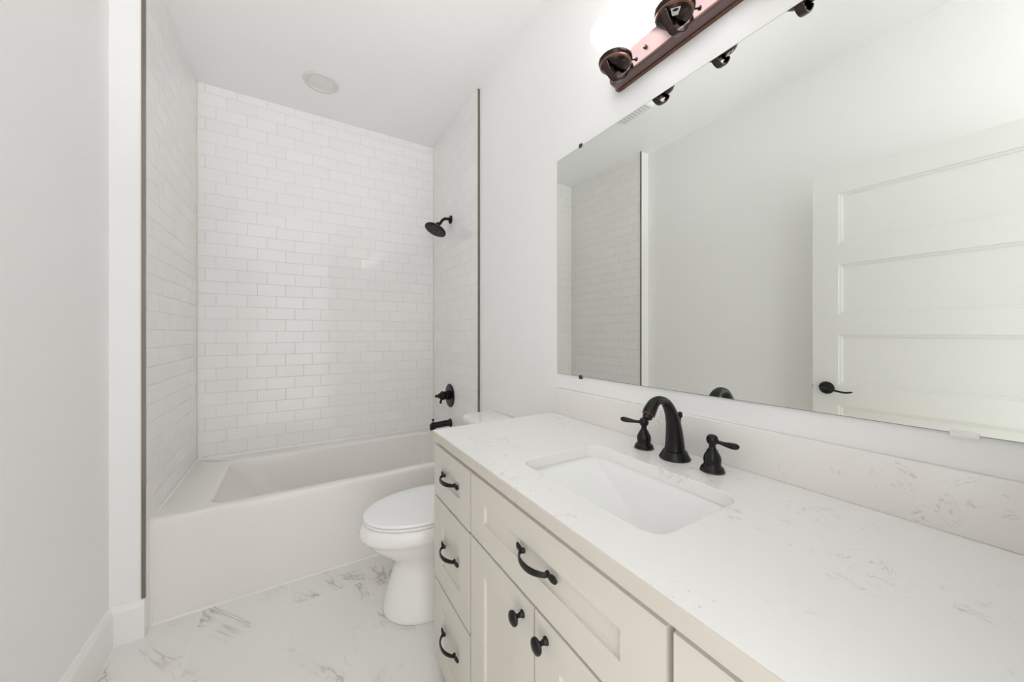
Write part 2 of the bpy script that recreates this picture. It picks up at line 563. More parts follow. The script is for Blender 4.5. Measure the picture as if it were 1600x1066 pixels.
# lever handle
HZ, HY = 0.9235, 0.731
bm = bmesh.new()
add_lathe(bm, [(0.031, 0), (0.033, 0.004), (0.030, 0.010), (0.018, 0.014), (0.012, 0.016), (0.011, 0.045), (0.013, 0.050), (0.010, 0.056)],
          frame((XD, HY, HZ), (1, 0, 0)), 32)
hd = obj('lever_handle', bm, M['black'], door)
hd['label'] = 'black wave lever handle'
bm = bmesh.new()
add_tube(bm, [(XD + 0.048, HY + 0.006, HZ + 0.001, 0.009, 0.007), (XD + 0.050, HY - 0.02, HZ, 0.007, 0.006), (XD + 0.049, HY - 0.055, HZ - 0.008, 0.006, 0.005),
              (XD + 0.046, HY - 0.085, HZ - 0.012, 0.007, 0.005), (XD + 0.046, HY - 0.108, HZ - 0.007, 0.007, 0.004), (XD + 0.047, HY - 0.112, HZ - 0.006, 0.002, 0.002)],
         14, side=(1, 0, 0))
obj('lever', bm, M['black'], hd)
obj('latch', box(XD - 0.028, XD - 0.010, YD1 - 0.001, YD1 + 0.006, HZ - 0.010, HZ + 0.012, bev=0.002), M['chrome'], door)
for hz in (0.25, 1.05, 1.85):
    bm = bmesh.new()
    add_lathe(bm, [(0.006, hz - 0.045), (0.006, hz + 0.045)], Matrix.Translation((XD - 0.041, YD0 + 0.004, 0)), 12)
    obj('hinge', bm, M['black'], door)

# ================================================================== BATHTUB
tub = thing('bathtub', 'white alcove bathtub with a plain flat apron below the tiled walls', 'bathtub', (0.23, 2.44, 0))
TX0, TX1, TY1, RZ = XLT + 0.0005, XRT - 0.001, YB - 0.002, 0.435
n = 8
rg = [rrect(TX0 + 0.0005, TX1, YTUB + 0.004, TY1, 0.004, 0.0, n),
      rrect(TX0 + 0.0005, TX1, YTUB + 0.002, TY1, 0.004, 0.20, n),
      rrect(TX0, TX1, YTUB, TY1, 0.006, 0.405, n)]
for k in range(1, 7):
    a = PI / 2 * k / 6
    d = 0.018 * (1 - math.cos(a))
    rg.append(rrect(TX0 + 0.002 + d * 0.2, TX1 - 0.002, YTUB + d, TY1 - 0.001, 0.012, RZ - 0.018 + 0.018 * math.sin(a), n))
ix0, ix1, iy0, iy1 = -0.330, 0.905, 2.098, 2.735
for k in range(0, 7):
    a = PI / 2 * k / 6
    d = 0.022 * math.sin(a)
    e = -0.022 + d
    rg.append(rrect(ix0 + e, ix1 - e, iy0 + e, iy1 - e, 0.075 - e * 0.5, RZ - 0.022 * (1 - math.cos(a)), n))
prof_in = [(0.10, 0.02, 0.018, 0.015, 0.30, 0.085), (0.20, 0.045, 0.032, 0.03, 0.18, 0.10), (0.245, 0.065, 0.045, 0.04, 0.12, 0.12),
           (0.285, 0.09, 0.065, 0.06, 0.09, 0.13), (0.36, 0.16, 0.12, 0.11, 0.078, 0.12)]
for dl, dr, df, db, z, r in prof_in:
    rg.append(rrect(ix0 + dl, ix1 - dr, iy0 + df, iy1 - db, r, z, n))
bm = add_loft(bmesh.new(), rg)
obj('tub_body', bm, M['tub'], tub, ang=50)
bm = bmesh.new()
add_lathe(bm, [(0.034, 0.0), (0.036, 0.004), (0.028, 0.009), (0.006, 0.010)], frame((0.868, 2.42, 0.335), (-1, 0, 0.12)), 28)
obj('overflow_cover', bm, M['black'], tub)
bm = bmesh.new()
add_lathe(bm, [(0.036, 0.0), (0.036, 0.003), (0.028, 0.005), (0.020, 0.014), (0.004, 0.016)], Matrix.Translation((0.68, 2.42, 0.078)), 28)
obj('tub_drain', bm, M['black'], tub)

# ------------------------------------------------------------------ shower head, valve, spout
PY = 2.465
sh = thing('shower_fixture', 'black round shower head on a bent arm high on the right tiled wall', 'shower head', (XRT, PY, 2.055))
bm = bmesh.new()
add_lathe(bm, [(0.031, 0.0), (0.031, 0.004), (0.027, 0.010), (0.016, 0.014), (0.011, 0.017)], frame((XRT, PY, 2.055), (-1, 0, 0)), 28)
obj('flange', bm, M['black'], sh)
bm = bmesh.new()
add_tube(bm, [(XRT - 0.006, PY, 2.055, 0.0105), (0.945, PY, 2.056, 0.0105), (0.925, PY, 2.049, 0.0105), (0.908, PY, 2.031, 0.0105), (0.896, PY, 2.010, 0.0105)], 16)
obj('shower_arm', bm, M['black'], sh)
nd = Vector((-0.42, -0.06, -0.90)).normalized()
fc = Vector((0.858, PY - 0.003, 1.955))
bm = bmesh.new()
m = frame(fc, nd)
add_lathe(bm, [(0.010, -0.068), (0.014, -0.066), (0.016, -0.056), (0.013, -0.050), (0.014, -0.046), (0.020, -0.040), (0.034, -0.032), (0.052, -0.026), (0.070, -0.020),
               (0.078, -0.013), (0.080, -0.006), (0.078, -0.001), (0.073, 0.0)], m, 40)
hb = obj('head_shell', bm, M['black'], sh)
bm = bmesh.new()
add_lathe(bm, [(0.073, -0.004), (0.073, 0.0015), (0.062, 0.002), (0.061, 0.0035), (0.040, 0.004), (0.039, 0.0025), (0.018, 0.003), (0.017, 0.006), (0.002, 0.007)], m, 40)
for rr, k in ((0.067, 30), (0.052, 22), (0.030, 14)):
    for i in range(k):
        a = 2 * PI * i / k
        add_lathe(bm, [(0.0022, 0.001), (0.0018, 0.0055)], m @ Matrix.Translation((rr * math.cos(a), rr * math.sin(a), 0)), 8)
obj('spray_face', bm, M['nozzle'], sh)

vz = 0.7525
VY = 2.478
va = thing('shower_valve', 'black round shower valve plate with a lever handle above the tub spout', 'shower valve', (XRT, VY, vz))
bm = bmesh.new()
add_lathe(bm, [(0.086, 0.0), (0.087, 0.004), (0.083, 0.008), (0.070, 0.011), (0.045, 0.013)], frame((XRT, VY, vz), (-1, 0, 0)), 48)
obj('escutcheon', bm, M['black'], va)
bm = bmesh.new()
add_lathe(bm, [(0.033, 0.010), (0.033, 0.030), (0.030, 0.034), (0.031, 0.050), (0.034, 0.056), (0.033, 0.066), (0.026, 0.074), (0.019, 0.080), (0.020, 0.086),
               (0.013, 0.092), (0.009, 0.102), (0.012, 0.106), (0.012, 0.112), (0.004, 0.116)], frame((XRT, VY, vz + 0.004), (-1, 0, 0)), 28)
hv = obj('valve_handle', bm, M['black'], va)
bm = bmesh.new()
add_tube(bm, [(XRT - 0.070, VY, vz - 0.005, 0.009), (XRT - 0.076, VY - 0.02, vz - 0.018, 0.007), (XRT - 0.088, VY - 0.04, vz - 0.030, 0.008), (XRT - 0.094, VY - 0.055, vz - 0.035, 0.009),
              (XRT - 0.096, VY - 0.060, vz - 0.036, 0.003)], 12, side=(0, 0, 1))
obj('valve_lever', bm, M['black'], hv)

sz = 0.553
sp = thing('tub_spout', 'black tub spout with a small diverter knob on its tip', 'tub spout', (XRT, PY, sz))
bm = bmesh.new()
add_lathe(bm, [(0.030, 0.0), (0.031, 0.006), (0.028, 0.012), (0.024, 0.016)], frame((XRT, PY, sz), (-1, 0, 0)), 28)
add_tube(bm, [(XRT - 0.004, PY, sz, 0.0235), (0.93, PY, sz, 0.023), (0.87, PY, sz - 0.003, 0.0225), (0.838, PY, sz - 0.004, 0.023), (0.832, PY, sz - 0.004, 0.021)], 24, smooth=3)
add_lathe(bm, [(0.0185, -0.030), (0.020, -0.045), (0.0165, -0.046), (0.0165, -0.038)], Matrix.Translation((0.842, PY, sz + 0.012)), 24)
add_lathe(bm, [(0.0215, 0.006), (0.0215, -0.020), (0.0185, -0.032)], Matrix.Translation((0.842, PY, sz)), 24)
obj('spout_body', bm, M['black'], sp)
bm = bmesh.new()
add_lathe(bm, [(0.004, 0.018), (0.004, 0.030), (0.009, 0.033), (0.010, 0.040), (0.006, 0.044), (0.001, 0.045)], Matrix.Translation((0.845, PY, sz)), 18)
obj('diverter_knob', bm, M['black'], sp)

# ================================================================== TOILET
TCY = 1.595
to = thing('toilet', 'white elongated toilet with closed lid between the tub and the vanity', 'toilet', (0.62, TCY, 0))
def egg(xt, a, hw, xb, z, bex=0.62, fex=1.0, n=56):
    out = []
    xc = xt + a
    for i in range(n):
        t = 2 * PI * i / n
        c, s = math.cos(t), math.sin(t)
        if c <= 0:
            x = xc + a * math.copysign(abs(c) ** fex, c)
            y = hw * math.copysign(abs(s) ** fex, s)
        else:
            x = xc + (xb - xc) * abs(c) ** bex
            y = hw * math.copysign(abs(s) ** (0.9), s) * (1 - 0.18 * c)
        out.append(Vector((x, TCY + y, z)))
    return out
rings = [egg(0.326, 0.205, 0.157, 0.80, 0.0), egg(0.322, 0.205, 0.160, 0.80, 0.006), egg(0.324, 0.20, 0.158, 0.80, 0.018), egg(0.334, 0.19, 0.148, 0.80, 0.06),
         egg(0.348, 0.18, 0.136, 0.80, 0.11), egg(0.362, 0.175, 0.126, 0.80, 0.155), egg(0.371, 0.175, 0.121, 0.81, 0.19), egg(0.370, 0.18, 0.122, 0.83, 0.212),
         egg(0.352, 0.20, 0.132, 0.86, 0.236), egg(0.318, 0.225, 0.147, 0.90, 0.264), egg(0.285, 0.25, 0.162, 0.94, 0.292), egg(0.262, 0.265, 0.172, 0.955, 0.318),
         egg(0.248, 0.27, 0.178, 0.96, 0.338), egg(0.236, 0.275, 0.184, 0.96, 0.346), egg(0.228, 0.28, 0.189, 0.96, 0.356), egg(0.2265, 0.28, 0.190, 0.96, 0.366),
         egg(0.231, 0.278, 0.188, 0.96, 0.385), egg(0.237, 0.275, 0.1855, 0.96, 0.400), egg(0.241, 0.272, 0.183, 0.96, 0.405), egg(0.250, 0.265, 0.176, 0.955, 0.407)]
obj('bowl', add_loft(bmesh.new(), rings), M['porcelain'], to, ang=60)
def slab(xt, a, hw, xb, z0, z1, r, dome=0.0):
    rs = [egg(xt + r, a - r, hw - r, xb - r, z0), egg(xt, a, hw, xb, z0 + r), egg(xt, a, hw, xb, z1 - r)]
    for k in range(1, 5):
        t = PI / 2 * k / 4
        d = r * (1 - math.cos(t))
        rs.append(egg(xt + d, a - d, hw - d, xb - d, z1 - r + r * math.sin(t)))
    for k in (0.75, 0.5, 0.25, 0.04):
        xm = xt + a
        rs.append(egg(xm - (a - r) * k, (a - r) * k, (hw - r) * k, xm + (xb - xm - r) * k, z1 + dome * (1 - k * k)))
    return add_loft(bmesh.new(), rs)
obj('seat', slab(0.244, 0.268, 0.181, 0.735, 0.4085, 0.4195, 0.005), M['seat'], to, ang=60)
lid = obj('lid', slab(0.2425, 0.27, 0.1825, 0.745, 0.4215, 0.4365, 0.006, 0.004), M['seat'], to, ang=60)
for s in (-1, 1):
    bm = bmesh.new()
    add_box(bm, 0.742, 0.776, TCY + s * 0.075 - 0.02, TCY + s * 0.075 + 0.02, 0.407, 0.430, bev=0.006)
    obj('lid_hinge', bm, M['seat'], to)
rs = []
for z, f in ((0.395, 0.86), (0.41, 0.90), (0.50, 0.95), (0.735, 1.0)):
    rs.append(rrect(0.990 - 0.185 * f, 0.988, TCY - 0.213 * f, TCY + 0.213 * f, 0.045, z, 8))
obj('tank', add_loft(bmesh.new(), rs), M['porcelain'], to, ang=50)
rs = []
for ins, z in ((0.006, 0.736), (0.0, 0.741), (0.0, 0.758), (0.002, 0.764), (0.007, 0.7675), (0.016, 0.769)):
    rs.append(rrect(0.778 + ins, 0.991 - ins * 0.2, TCY - 0.224 + ins, TCY + 0.224 - ins, 0.045, z, 8))
obj('tank_lid', add_loft(bmesh.new(), rs), M['porcelain'], to, ang=50)
bm = bmesh.new()
add_lathe(bm, [(0.014, 0.0), (0.014, 0.006), (0.009, 0.010)], frame((0.8055, TCY + 0.15, 0.69), (-1, 0, 0)), 18)
add_tube(bm, [(0.795, TCY + 0.15, 0.69, 0.006), (0.792, TCY + 0.12, 0.686, 0.006), (0.792, TCY + 0.085, 0.682, 0.007)], 10, side=(0, 0, 1))
obj('flush_lever', bm, M['seat'], to)
for s in (-1, 1):
    bm = bmesh.new()
    add_lathe(bm, [(0.013, 0.0), (0.013, 0.012), (0.009, 0.019), (0.002, 0.022)], Matrix.Translation((0.62, TCY + s * 0.172, 0.0)), 16)
    obj('bolt_cap', bm, M['seat'], to)

# ================================================================== VANITY
XF = 0.430           # door and drawer fronts
XFF = 0.450          # face frame
VY0, VY1 = -0.018, 1.240
va_ = thing('vanity_cabinet', 'warm white shaker vanity cabinet with drawers, two doors and black pulls', 'bathroom vanity', (0.72, 0.61, 0))
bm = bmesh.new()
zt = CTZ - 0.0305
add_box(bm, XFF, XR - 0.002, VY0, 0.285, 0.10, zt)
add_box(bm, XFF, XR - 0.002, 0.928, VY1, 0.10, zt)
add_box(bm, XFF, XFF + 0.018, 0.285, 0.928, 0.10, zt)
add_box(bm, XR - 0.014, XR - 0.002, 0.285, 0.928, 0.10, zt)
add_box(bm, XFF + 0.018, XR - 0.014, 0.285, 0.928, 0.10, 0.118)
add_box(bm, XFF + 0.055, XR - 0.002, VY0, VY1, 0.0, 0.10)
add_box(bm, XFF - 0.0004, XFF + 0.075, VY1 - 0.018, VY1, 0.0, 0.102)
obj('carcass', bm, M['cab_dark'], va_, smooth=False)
bm = bmesh.new()
add_box(bm, 0.455, 0.99, VY1 - 0.0005, VY1 + 0.0008, 0.0, CTZ - 0.031)
obj('side_panel', bm, M['cabinet'], va_, smooth=False)

STEPS = [(0.0005, 0.0055), (0.0025, 0.0075)]
def front(name, y0, y1, z0, z1, st, rl):
    bm = panelled(bmesh.new(), XF, -1, y0, y1, z0, z1, [(y0 + st, y1 - st, z0 + rl, z1 - rl)], STEPS, 0.0195)
    return obj(name, bm, M['cabinet'], va_, smooth=False)

def pull_bm(yc, zc, length=0.147, proj=0.030):
    """arched footed bow pull, feet flat on the front"""
    bm = bmesh.new()
    h = length / 2
    X = XF
    for s in (-1, 1):
        # leaf shaped foot
        add_tube(bm, [(X - 0.0015, yc + s * h, zc, 0.002, 0.0012), (X - 0.003, yc + s * (h - 0.005), zc, 0.0076, 0.0030), (X - 0.0045, yc + s * (h - 0.014), zc, 0.0085, 0.0040),
                      (X - 0.005, yc + s * (h - 0.024), zc, 0.0045, 0.0042), (X - 0.009, yc + s * (h - 0.030), zc, 0.0040, 0.0040)],
                 14, side=(0, 0, 1), smooth=4)
        # post with a collar
        add_lathe(bm, [(0.0060, 0.0), (0.0062, 0.003), (0.0045, 0.006), (0.0045, 0.012)], frame((X - 0.0005, yc + s * (h - 0.030), zc), (-1, 0, 0)), 14)
    p = []
    w = h - 0.026
    for k in range(13):
        t = -1 + 2 * k / 12
        out = 0.008 + (proj - 0.008) * (1 - abs(t) ** 2.4)
        wid = 0.0056 + 0.0024 * (1 - t * t)
        p.append((X - out, yc + t * w, zc, wid, 0.0030))
    add_tube(bm, p, 14, side=(0, 0, 1), smooth=2)
    return bm

def knob_bm(yc, zc):
    bm = bmesh.new()
    add_lathe(bm, [(0.0085, 0.0), (0.0085, 0.0025), (0.0060, 0.006), (0.0045, 0.011), (0.0050, 0.015), (0.0090, 0.0185), (0.0145, 0.0215), (0.0160, 0.0250),
                   (0.0150, 0.0285), (0.0100, 0.0315), (0.0030, 0.0328)], frame((XF, yc, zc), (-1, 0, 0)), 28)
    return bm

BANK = [(0.637, 0.8135, 0.064), (0.342, 0.6295, 0.075), (0.047, 0.334, 0.075)]
for (y0, y1, first) in ((0.9365, 1.2385, True), (-0.016, 0.289, False)):
    for (z0, z1, rl) in BANK:
        d = front('drawer', y0, y1, z0, z1, 0.074, rl)
        zc_ = (z0 + z1) / 2 + 0.009
        if first:
            pass
        obj('pull', pull_bm((y0 + y1) / 2, zc_), M['black'], d)['label'] = 'black bow pull'
ff = front('drawer', 0.3005, 0.9255, 0.640, 0.8135, 0.080, 0.062)
obj('pull', pull_bm(0.606, 0.7345), M['black'], ff)['label'] = 'black bow pull'
dl = front('door', 0.6148, 0.9255, 0.047, 0.6325, 0.080, 0.072)
obj('knob', knob_bm(0.656, 0.5905), M['black'], dl)['label'] = 'black round knob'
dr = front('door', 0.3005, 0.6090, 0.047, 0.6325, 0.080, 0.072)
obj('knob', knob_bm(0.5695, 0.5945), M['black'], dr)['label'] = 'black round knob'

# ------------------------------------------------------------------ worktop with the sink cut-out, and splash
CX1, CY0, CY1 = XR - 0.001, -0.022, 1.240
SX0, SX1, SY0, SY1 = 0.523, 0.803, 0.382, 0.8105
def skew(r):
    for p in r:
        if p.x < 0.46:
            p.x = 0.4135 + (p.x - 0.4135) + 0.0075 * (p.y + 0.02) / 1.26
    return r
def outer(ins, z):
    return skew(rrect(0.4135 + ins, CX1, CY0, CY1 - ins, 0.003, z, 8))
def inner(ins, z):
    return rrect(SX0 + ins, SX1 - ins, SY0 + ins, SY1 - ins, 0.042, z, 8)
zb = CTZ - 0.030
rg = [outer(0, zb), outer(0, CTZ - 0.0025), outer(0.0008, CTZ - 0.0008), outer(0.0025, CTZ), inner(-0.0020, CTZ), inner(-0.0006, CTZ - 0.0006), inner(0, CTZ - 0.002), inner(0, zb)]
bm = add_loft(bmesh.new(), rg, closed=True)
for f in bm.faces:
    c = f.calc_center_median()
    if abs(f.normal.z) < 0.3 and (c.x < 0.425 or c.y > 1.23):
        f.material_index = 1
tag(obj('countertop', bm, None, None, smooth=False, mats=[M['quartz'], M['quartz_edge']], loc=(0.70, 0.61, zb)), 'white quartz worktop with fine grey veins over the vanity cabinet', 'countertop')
tag(obj('backsplash', box(XR - 0.0205, XR - 0.001, CY0, 1.226, CTZ + 0.0003, 0.9745, bev=0.0015), M['quartz2'], None, loc=(XR - 0.01, 0.60, CTZ)),
    'low quartz backsplash strip along the wall under the mirror', 'backsplash')

sk = thing('sink', 'white rectangular undermount sink set into the quartz worktop', 'sink', (0.663, 0.596, zb))
def srect(e0, e1, f0, f1, r, z):
    return rrect(SX0 + e0, SX1 - e1, SY0 + f0, SY1 - f1, r, z, 8)
rg = [srect(-0.022, -0.022, -0.022, -0.022, 0.05, zb - 0.012), srect(-0.022, -0.022, -0.022, -0.022, 0.05, zb - 0.0005), srect(-0.004, -0.004, -0.004, -0.004, 0.045, zb - 0.0005),
      srect(-0.002, -0.002, -0.002, -0.002, 0.040, zb - 0.006), srect(0.002, 0.003, 0.004, 0.004, 0.030, zb - 0.014), srect(0.006, 0.008, 0.022, 0.022, 0.022, zb - 0.028),
      srect(0.010, 0.014, 0.055, 0.055, 0.018, zb - 0.046), srect(0.016, 0.022, 0.095, 0.095, 0.018, zb - 0.066), srect(0.024, 0.032, 0.135, 0.135, 0.020, zb - 0.086),
      srect(0.036, 0.044, 0.165, 0.165, 0.022, zb - 0.102), srect(0.055, 0.065, 0.182, 0.182, 0.024, zb - 0.112), srect(0.105, 0.105, 0.190, 0.190, 0.018, zb - 0.116),
      srect(0.105, 0.105, 0.190, 0.190, 0.018, zb - 0.132), srect(0.02, 0.02, 0.13, 0.13, 0.02, zb - 0.118), srect(-0.008, -0.008, -0.008, -0.008, 0.03, zb - 0.035)]
bm = add_loft(bmesh.new(), rg, closed=True)
# close the floor of the basin
obj('basin', bm, M['sink'], sk, ang=70)
bm = bmesh.new()
add_loft(bm, [srect(0.100, 0.100, 0.187, 0.187, 0.02, zb - 0.1185), srect(0.100, 0.100, 0.187, 0.187, 0.02, zb - 0.1165)])
obj('basin_floor', bm, M['sink'], sk)
bm = bmesh.new()
add_lathe(bm, [(0.024, 0.0), (0.025, 0.003), (0.021, 0.005), (0.017, 0.005), (0.016, 0.009), (0.003, 0.010)], Matrix.Translation((0.663, 0.596, zb - 0.1165)), 28)
obj('pop_up_drain', bm, M['black'], sk)

# ------------------------------------------------------------------ widespread faucet
FX, FY = 0.904, 0.604
CTZ += 0.0004
fa = thing('faucet', 'black widespread faucet with arched spout and two lever handles behind the sink', 'faucet', (FX, FY, CTZ))
bm = bmesh.new()
add_lathe(bm, [(0.0405, 0.0), (0.041, 0.003), (0.0385, 0.006), (0.0375, 0.009), (0.035, 0.013), (0.0325, 0.019), (0.0315, 0.0215), (0.028, 0.0225), (0.020, 0.0225)], Matrix.Translation((FX, FY, CTZ)), 40)
obj('spout_base', bm, M['black'], fa)
bm = bmesh.new()
pts = [(FX, CTZ + 0.016, 0.0275, 0.0275), (FX, CTZ + 0.024, 0.0265, 0.0265), (FX, CTZ + 0.045, 0.0243, 0.0243), (FX - 0.003, CTZ + 0.075, 0.0215, 0.0220), (FX - 0.009, CTZ + 0.105, 0.0185, 0.0190), (FX - 0.021, CTZ + 0.135, 0.0160, 0.0158),
       (FX - 0.041, CTZ + 0.159, 0.0148, 0.0120), (FX - 0.066, CTZ + 0.1685, 0.0148, 0.0108), (FX - 0.089, CTZ + 0.1635, 0.0156, 0.0122), (FX - 0.104, CTZ + 0.149, 0.0166, 0.0152), (FX - 0.1135, CTZ + 0.135, 0.0172, 0.0158)]
path = catmull(pts, 8)
rings = []
nn = 48
for i, p in enumerate(path):
    a = path[max(i - 1, 0)]; b = path[min(i + 1, len(path) - 1)]
    T = Vector((b[0] - a[0], 0, b[1] - a[1])).normalized()
    X = Vector((0, 1, 0)); Y = T.cross(X)
    fl = 0.045 * max(0.0, 1 - i / (len(path) * 0.45))
    ring = []
    for k in range(nn):
        t = 2 * PI * k / nn
        w = 1 + fl * (abs(math.cos(4 * t)) - 0.6)
        ring.append(Vector((p[0], FY, p[1])) + X * math.cos(t) * p[2] * w + Y * math.sin(t) * p[3] * w)
    rings.append(ring)
bm = add_loft(bmesh.new(), rings)
spb = obj('spout', bm, M['black'], fa, ang=60)
td = Vector((path[-1][0] - path[-3][0], 0, path[-1][1] - path[-3][1])).normalized()
ep = Vector((path[-1][0], FY, path[-1][1]))
bm = bmesh.new()
add_lathe(bm, [(0.0150, -0.0015), (0.0166, -0.001), (0.0168, 0.0012), (0.0150, 0.0016)], frame(ep, td, (0, 1, 0)), 32)
obj('copper_lip', bm, M['copper'], spb)['label'] = 'copper edge of the spout'
bm = bmesh.new()
add_lathe(bm, [(0.0125, 0.0), (0.0125, 0.011), (0.0105, 0.012), (0.010, 0.008)], frame(ep, td, (0, 1, 0)), 28)
obj('aerator', bm, M['black'], spb)
bm = bmesh.new()
add_lathe(bm, [(0.0026, 0.0), (0.0026, 0.108), (0.0065, 0.112), (0.0068, 0.122), (0.004, 0.126), (0.001, 0.127)], Matrix.Translation((0.928, FY, CTZ)), 16)
obj('lift_rod', bm, M['black'], fa)
for hx, hy, tip in ((0.904, 0.7065, Vector((0.872, 0.770, 0.9405))), (0.900, 0.4976, Vector((0.905, 0.436, 0.9345)))):
    bm = bmesh.new()
    add_lathe(bm, [(0.0280, 0.0), (0.0285, 0.0025), (0.0265, 0.005), (0.0270, 0.008), (0.0245, 0.0115), (0.0205, 0.015), (0.0195, 0.019), (0.0200, 0.024), (0.0205, 0.030), (0.0195, 0.037),
                   (0.0165, 0.044), (0.0135, 0.049), (0.0125, 0.051), (0.0130, 0.0525), (0.0100, 0.055), (0.0080, 0.060), (0.0078, 0.066), (0.0095, 0.068),
                   (0.0120, 0.071), (0.0138, 0.077), (0.0138, 0.082), (0.0115, 0.088), (0.0070, 0.0915), (0.001, 0.0925)], Matrix.Translation((hx, hy, CTZ)), 32)
    hb = obj('faucet_handle', bm, M['black'], fa, ang=45)
    bm = bmesh.new()
    add_lathe(bm, [(0.0282, 0.0003), (0.0290, 0.0012), (0.0282, 0.0024)], Matrix.Translation((hx, hy, CTZ)), 32)
    obj('copper_ring', bm, M['copper'], hb)['label'] = 'copper ring at the foot'
    c0 = Vector((hx, hy, CTZ + 0.078))
    D = tip - c0
    up = Vector((0, 0, 1))
    ps = []
    for f, lift, wa, wb in ((0.10, 0, 0.0050, 0.0050), (0.30, 0.0, 0.0048, 0.0046), (0.50, 0.0005, 0.0070, 0.0058), (0.72, 0.002, 0.0098, 0.0076), (0.88, 0.0035, 0.0096, 0.0074), (0.97, 0.004, 0.0060, 0.0045), (1.0, 0.004, 0.0015, 0.0012)):
        q = c0 + D * f + up * lift
        ps.append((q.x, q.y, q.z, wb, wa))
    bm = bmesh.new()
    add_tube(bm, ps, 16, side=(0, 0, 1))
    obj('lever', bm, M['black'], hb, ang=60)

CTZ -= 0.0004
# ================================================================== MIRROR
MX, MY0, MY1, MZ0, MZ1 = 0.987, -0.016, 1.2274, 1.0372, 1.9731
mi = thing('wall_mirror', 'large frameless mirror clipped to the wall above the backsplash', 'mirror', (XR, 0.605, MZ0))
obj('mirror_edge', box(MX + 0.0004, XR - 0.0003, MY0, MY1, MZ0, MZ1), M['mirror_edge'], mi, smooth=False)
bm = bmesh.new()
e = 0.0014
bm.faces.new([bm.verts.new(p) for p in ((MX, MY0 + e, MZ0 + e), (MX, MY1 - e, MZ0 + e), (MX, MY1 - e, MZ1 - e), (MX, MY0 + e, MZ1 - e))])
obj('mirror_glass', bm, M['mirror'], mi, smooth=False)
for y, z, up, mk in ((1.078, MZ1, 1, 'clip'), (1.078, MZ0, -1, 'clip'), (0.112, MZ0, -1, 'clip_clear'), (0.112, MZ1, 1, 'clip')):
    bm = bmesh.new()
    w = 0.008 if mk == 'clip' else 0.0165
    z0, z1 = (z - 0.006, z + 0.010) if up > 0 else (z - 0.010, z + 0.006)
    if mk == 'clip_clear':
        z0, z1 = z - 0.006, z + 0.006
    add_box(bm, MX - 0.003, XR - 0.0002, y - w, y + w, z0, z1, bev=0.002)
    cl = obj('mirror_clip', bm, M[mk], mi)
    cl['label'] = 'dark metal mirror clip' if mk == 'clip' else 'clear plastic mirror clip'

# ================================================================== VANITY LIGHT
LY = (0.794, 0.587, 0.380)
vl = thing('vanity_light', 'dark bronze three-light bar with white glass shades above the mirror', 'wall light', (XR, LY[1], 2.12))
LX = 0.876
BY0, BY1 = LY[1] - 0.308, LY[1] + 0.308
bm = bmesh.new()
def yz_rrect(x, y0, y1, z0, z1, r, n=6):
    return [Vector((x, p.x, p.y)) for p in rrect(y0, y1, z0, z1, r, 0, n)]
add_loft(bm, [yz_rrect(XR - 0.0003, BY0, BY1, 2.078, 2.168, 0.022), yz_rrect(0.986, BY0, BY1, 2.078, 2.168, 0.022), yz_rrect(0.983, BY0 + 0.003, BY1 - 0.003, 2.081, 2.165, 0.020)])
bpl = obj('backplate', bm, M['bronze_rim'], vl, ang=40)
bm = bmesh.new()
add_loft(bm, [yz_rrect(0.985, BY0 + 0.005, BY1 - 0.005, 2.083, 2.163, 0.018), yz_rrect(0.960, BY0 + 0.007, BY1 - 0.007, 2.085, 2.161, 0.017),
              yz_rrect(0.949, BY0 + 0.010, BY1 - 0.010, 2.086, 2.160, 0.016), yz_rrect(0.946, BY0 + 0.013, BY1 - 0.013, 2.089, 2.157, 0.014)])
obj('bar', bm, M['bronze'], vl, ang=40)
bm = bmesh.new()
add_loft(bm, [yz_rrect(0.9495, BY0 + 0.0095, BY1 - 0.0095, 2.0855, 2.1605, 0.016), yz_rrect(0.9475, BY0 + 0.0105, BY1 - 0.0105, 2.0865, 2.1595, 0.016)])
obj('bar_edge', bm, M['bronze_rim'], vl)
for y in (LY[1] - 0.147, LY[1] + 0.147):
    bm = bmesh.new()
    add_lathe(bm, [(0.006, 0.0), (0.006, 0.006), (0.004, 0.009), (0.001, 0.010)], frame((0.946, y, 2.121), (-1, 0, 0)), 16)
    obj('screw', bm, M['bronze'], vl)

def arm_bm(y):
    """flat strap from the bar, dipping under the cup and curling up in front of it"""
    bm = bmesh.new()
    p = [(0.950, 2.112), (0.940, 2.096), (0.926, 2.066), (0.906, 2.040), (0.880, 2.0285), (0.856, 2.034), (0.840, 2.049), (0.831, 2.064), (0.830, 2.070)]
    add_tube(bm, [(x, y, z, 0.010 if 0 < i < 8 else 0.008, 0.0028) for i, (x, z) in enumerate(p)], 12, side=(0, 1, 0), smooth=5, squ=0.6)
    return bm
def cup_bm(y):
    bm = bmesh.new()
    add_lathe(bm, [(0.003, 2.029), (0.0045, 2.033), (0.0045, 2.054), (0.010, 2.0565), (0.022, 2.058), (0.034, 2.0625), (0.041, 2.068), (0.0445, 2.072), (0.0475, 2.075), (0.0475, 2.079),
                   (0.0505, 2.082), (0.0525, 2.087), (0.0515, 2.092), (0.048, 2.094), (0.045, 2.090), (0.040, 2.078)], Matrix.Translation((LX, y, 0)), 40)
    return bm
def ring_bm(y):
    bm = bmesh.new()
    add_lathe(bm, [(0.0440, 2.0715), (0.0482, 2.0745), (0.0484, 2.0790), (0.0470, 2.0800)], Matrix.Translation((LX, y, 0)), 40)
    return bm
def thumb_bm(y):
    bm = bmesh.new()
    d = Vector((0.75, -0.65, 0))
    add_lathe(bm, [(0.0025, 0.0), (0.0025, 0.010), (0.0055, 0.011), (0.0058, 0.017), (0.003, 0.019)], frame(Vector((LX, y, 2.086)) + d.normalized() * 0.050, d), 12)
    return bm
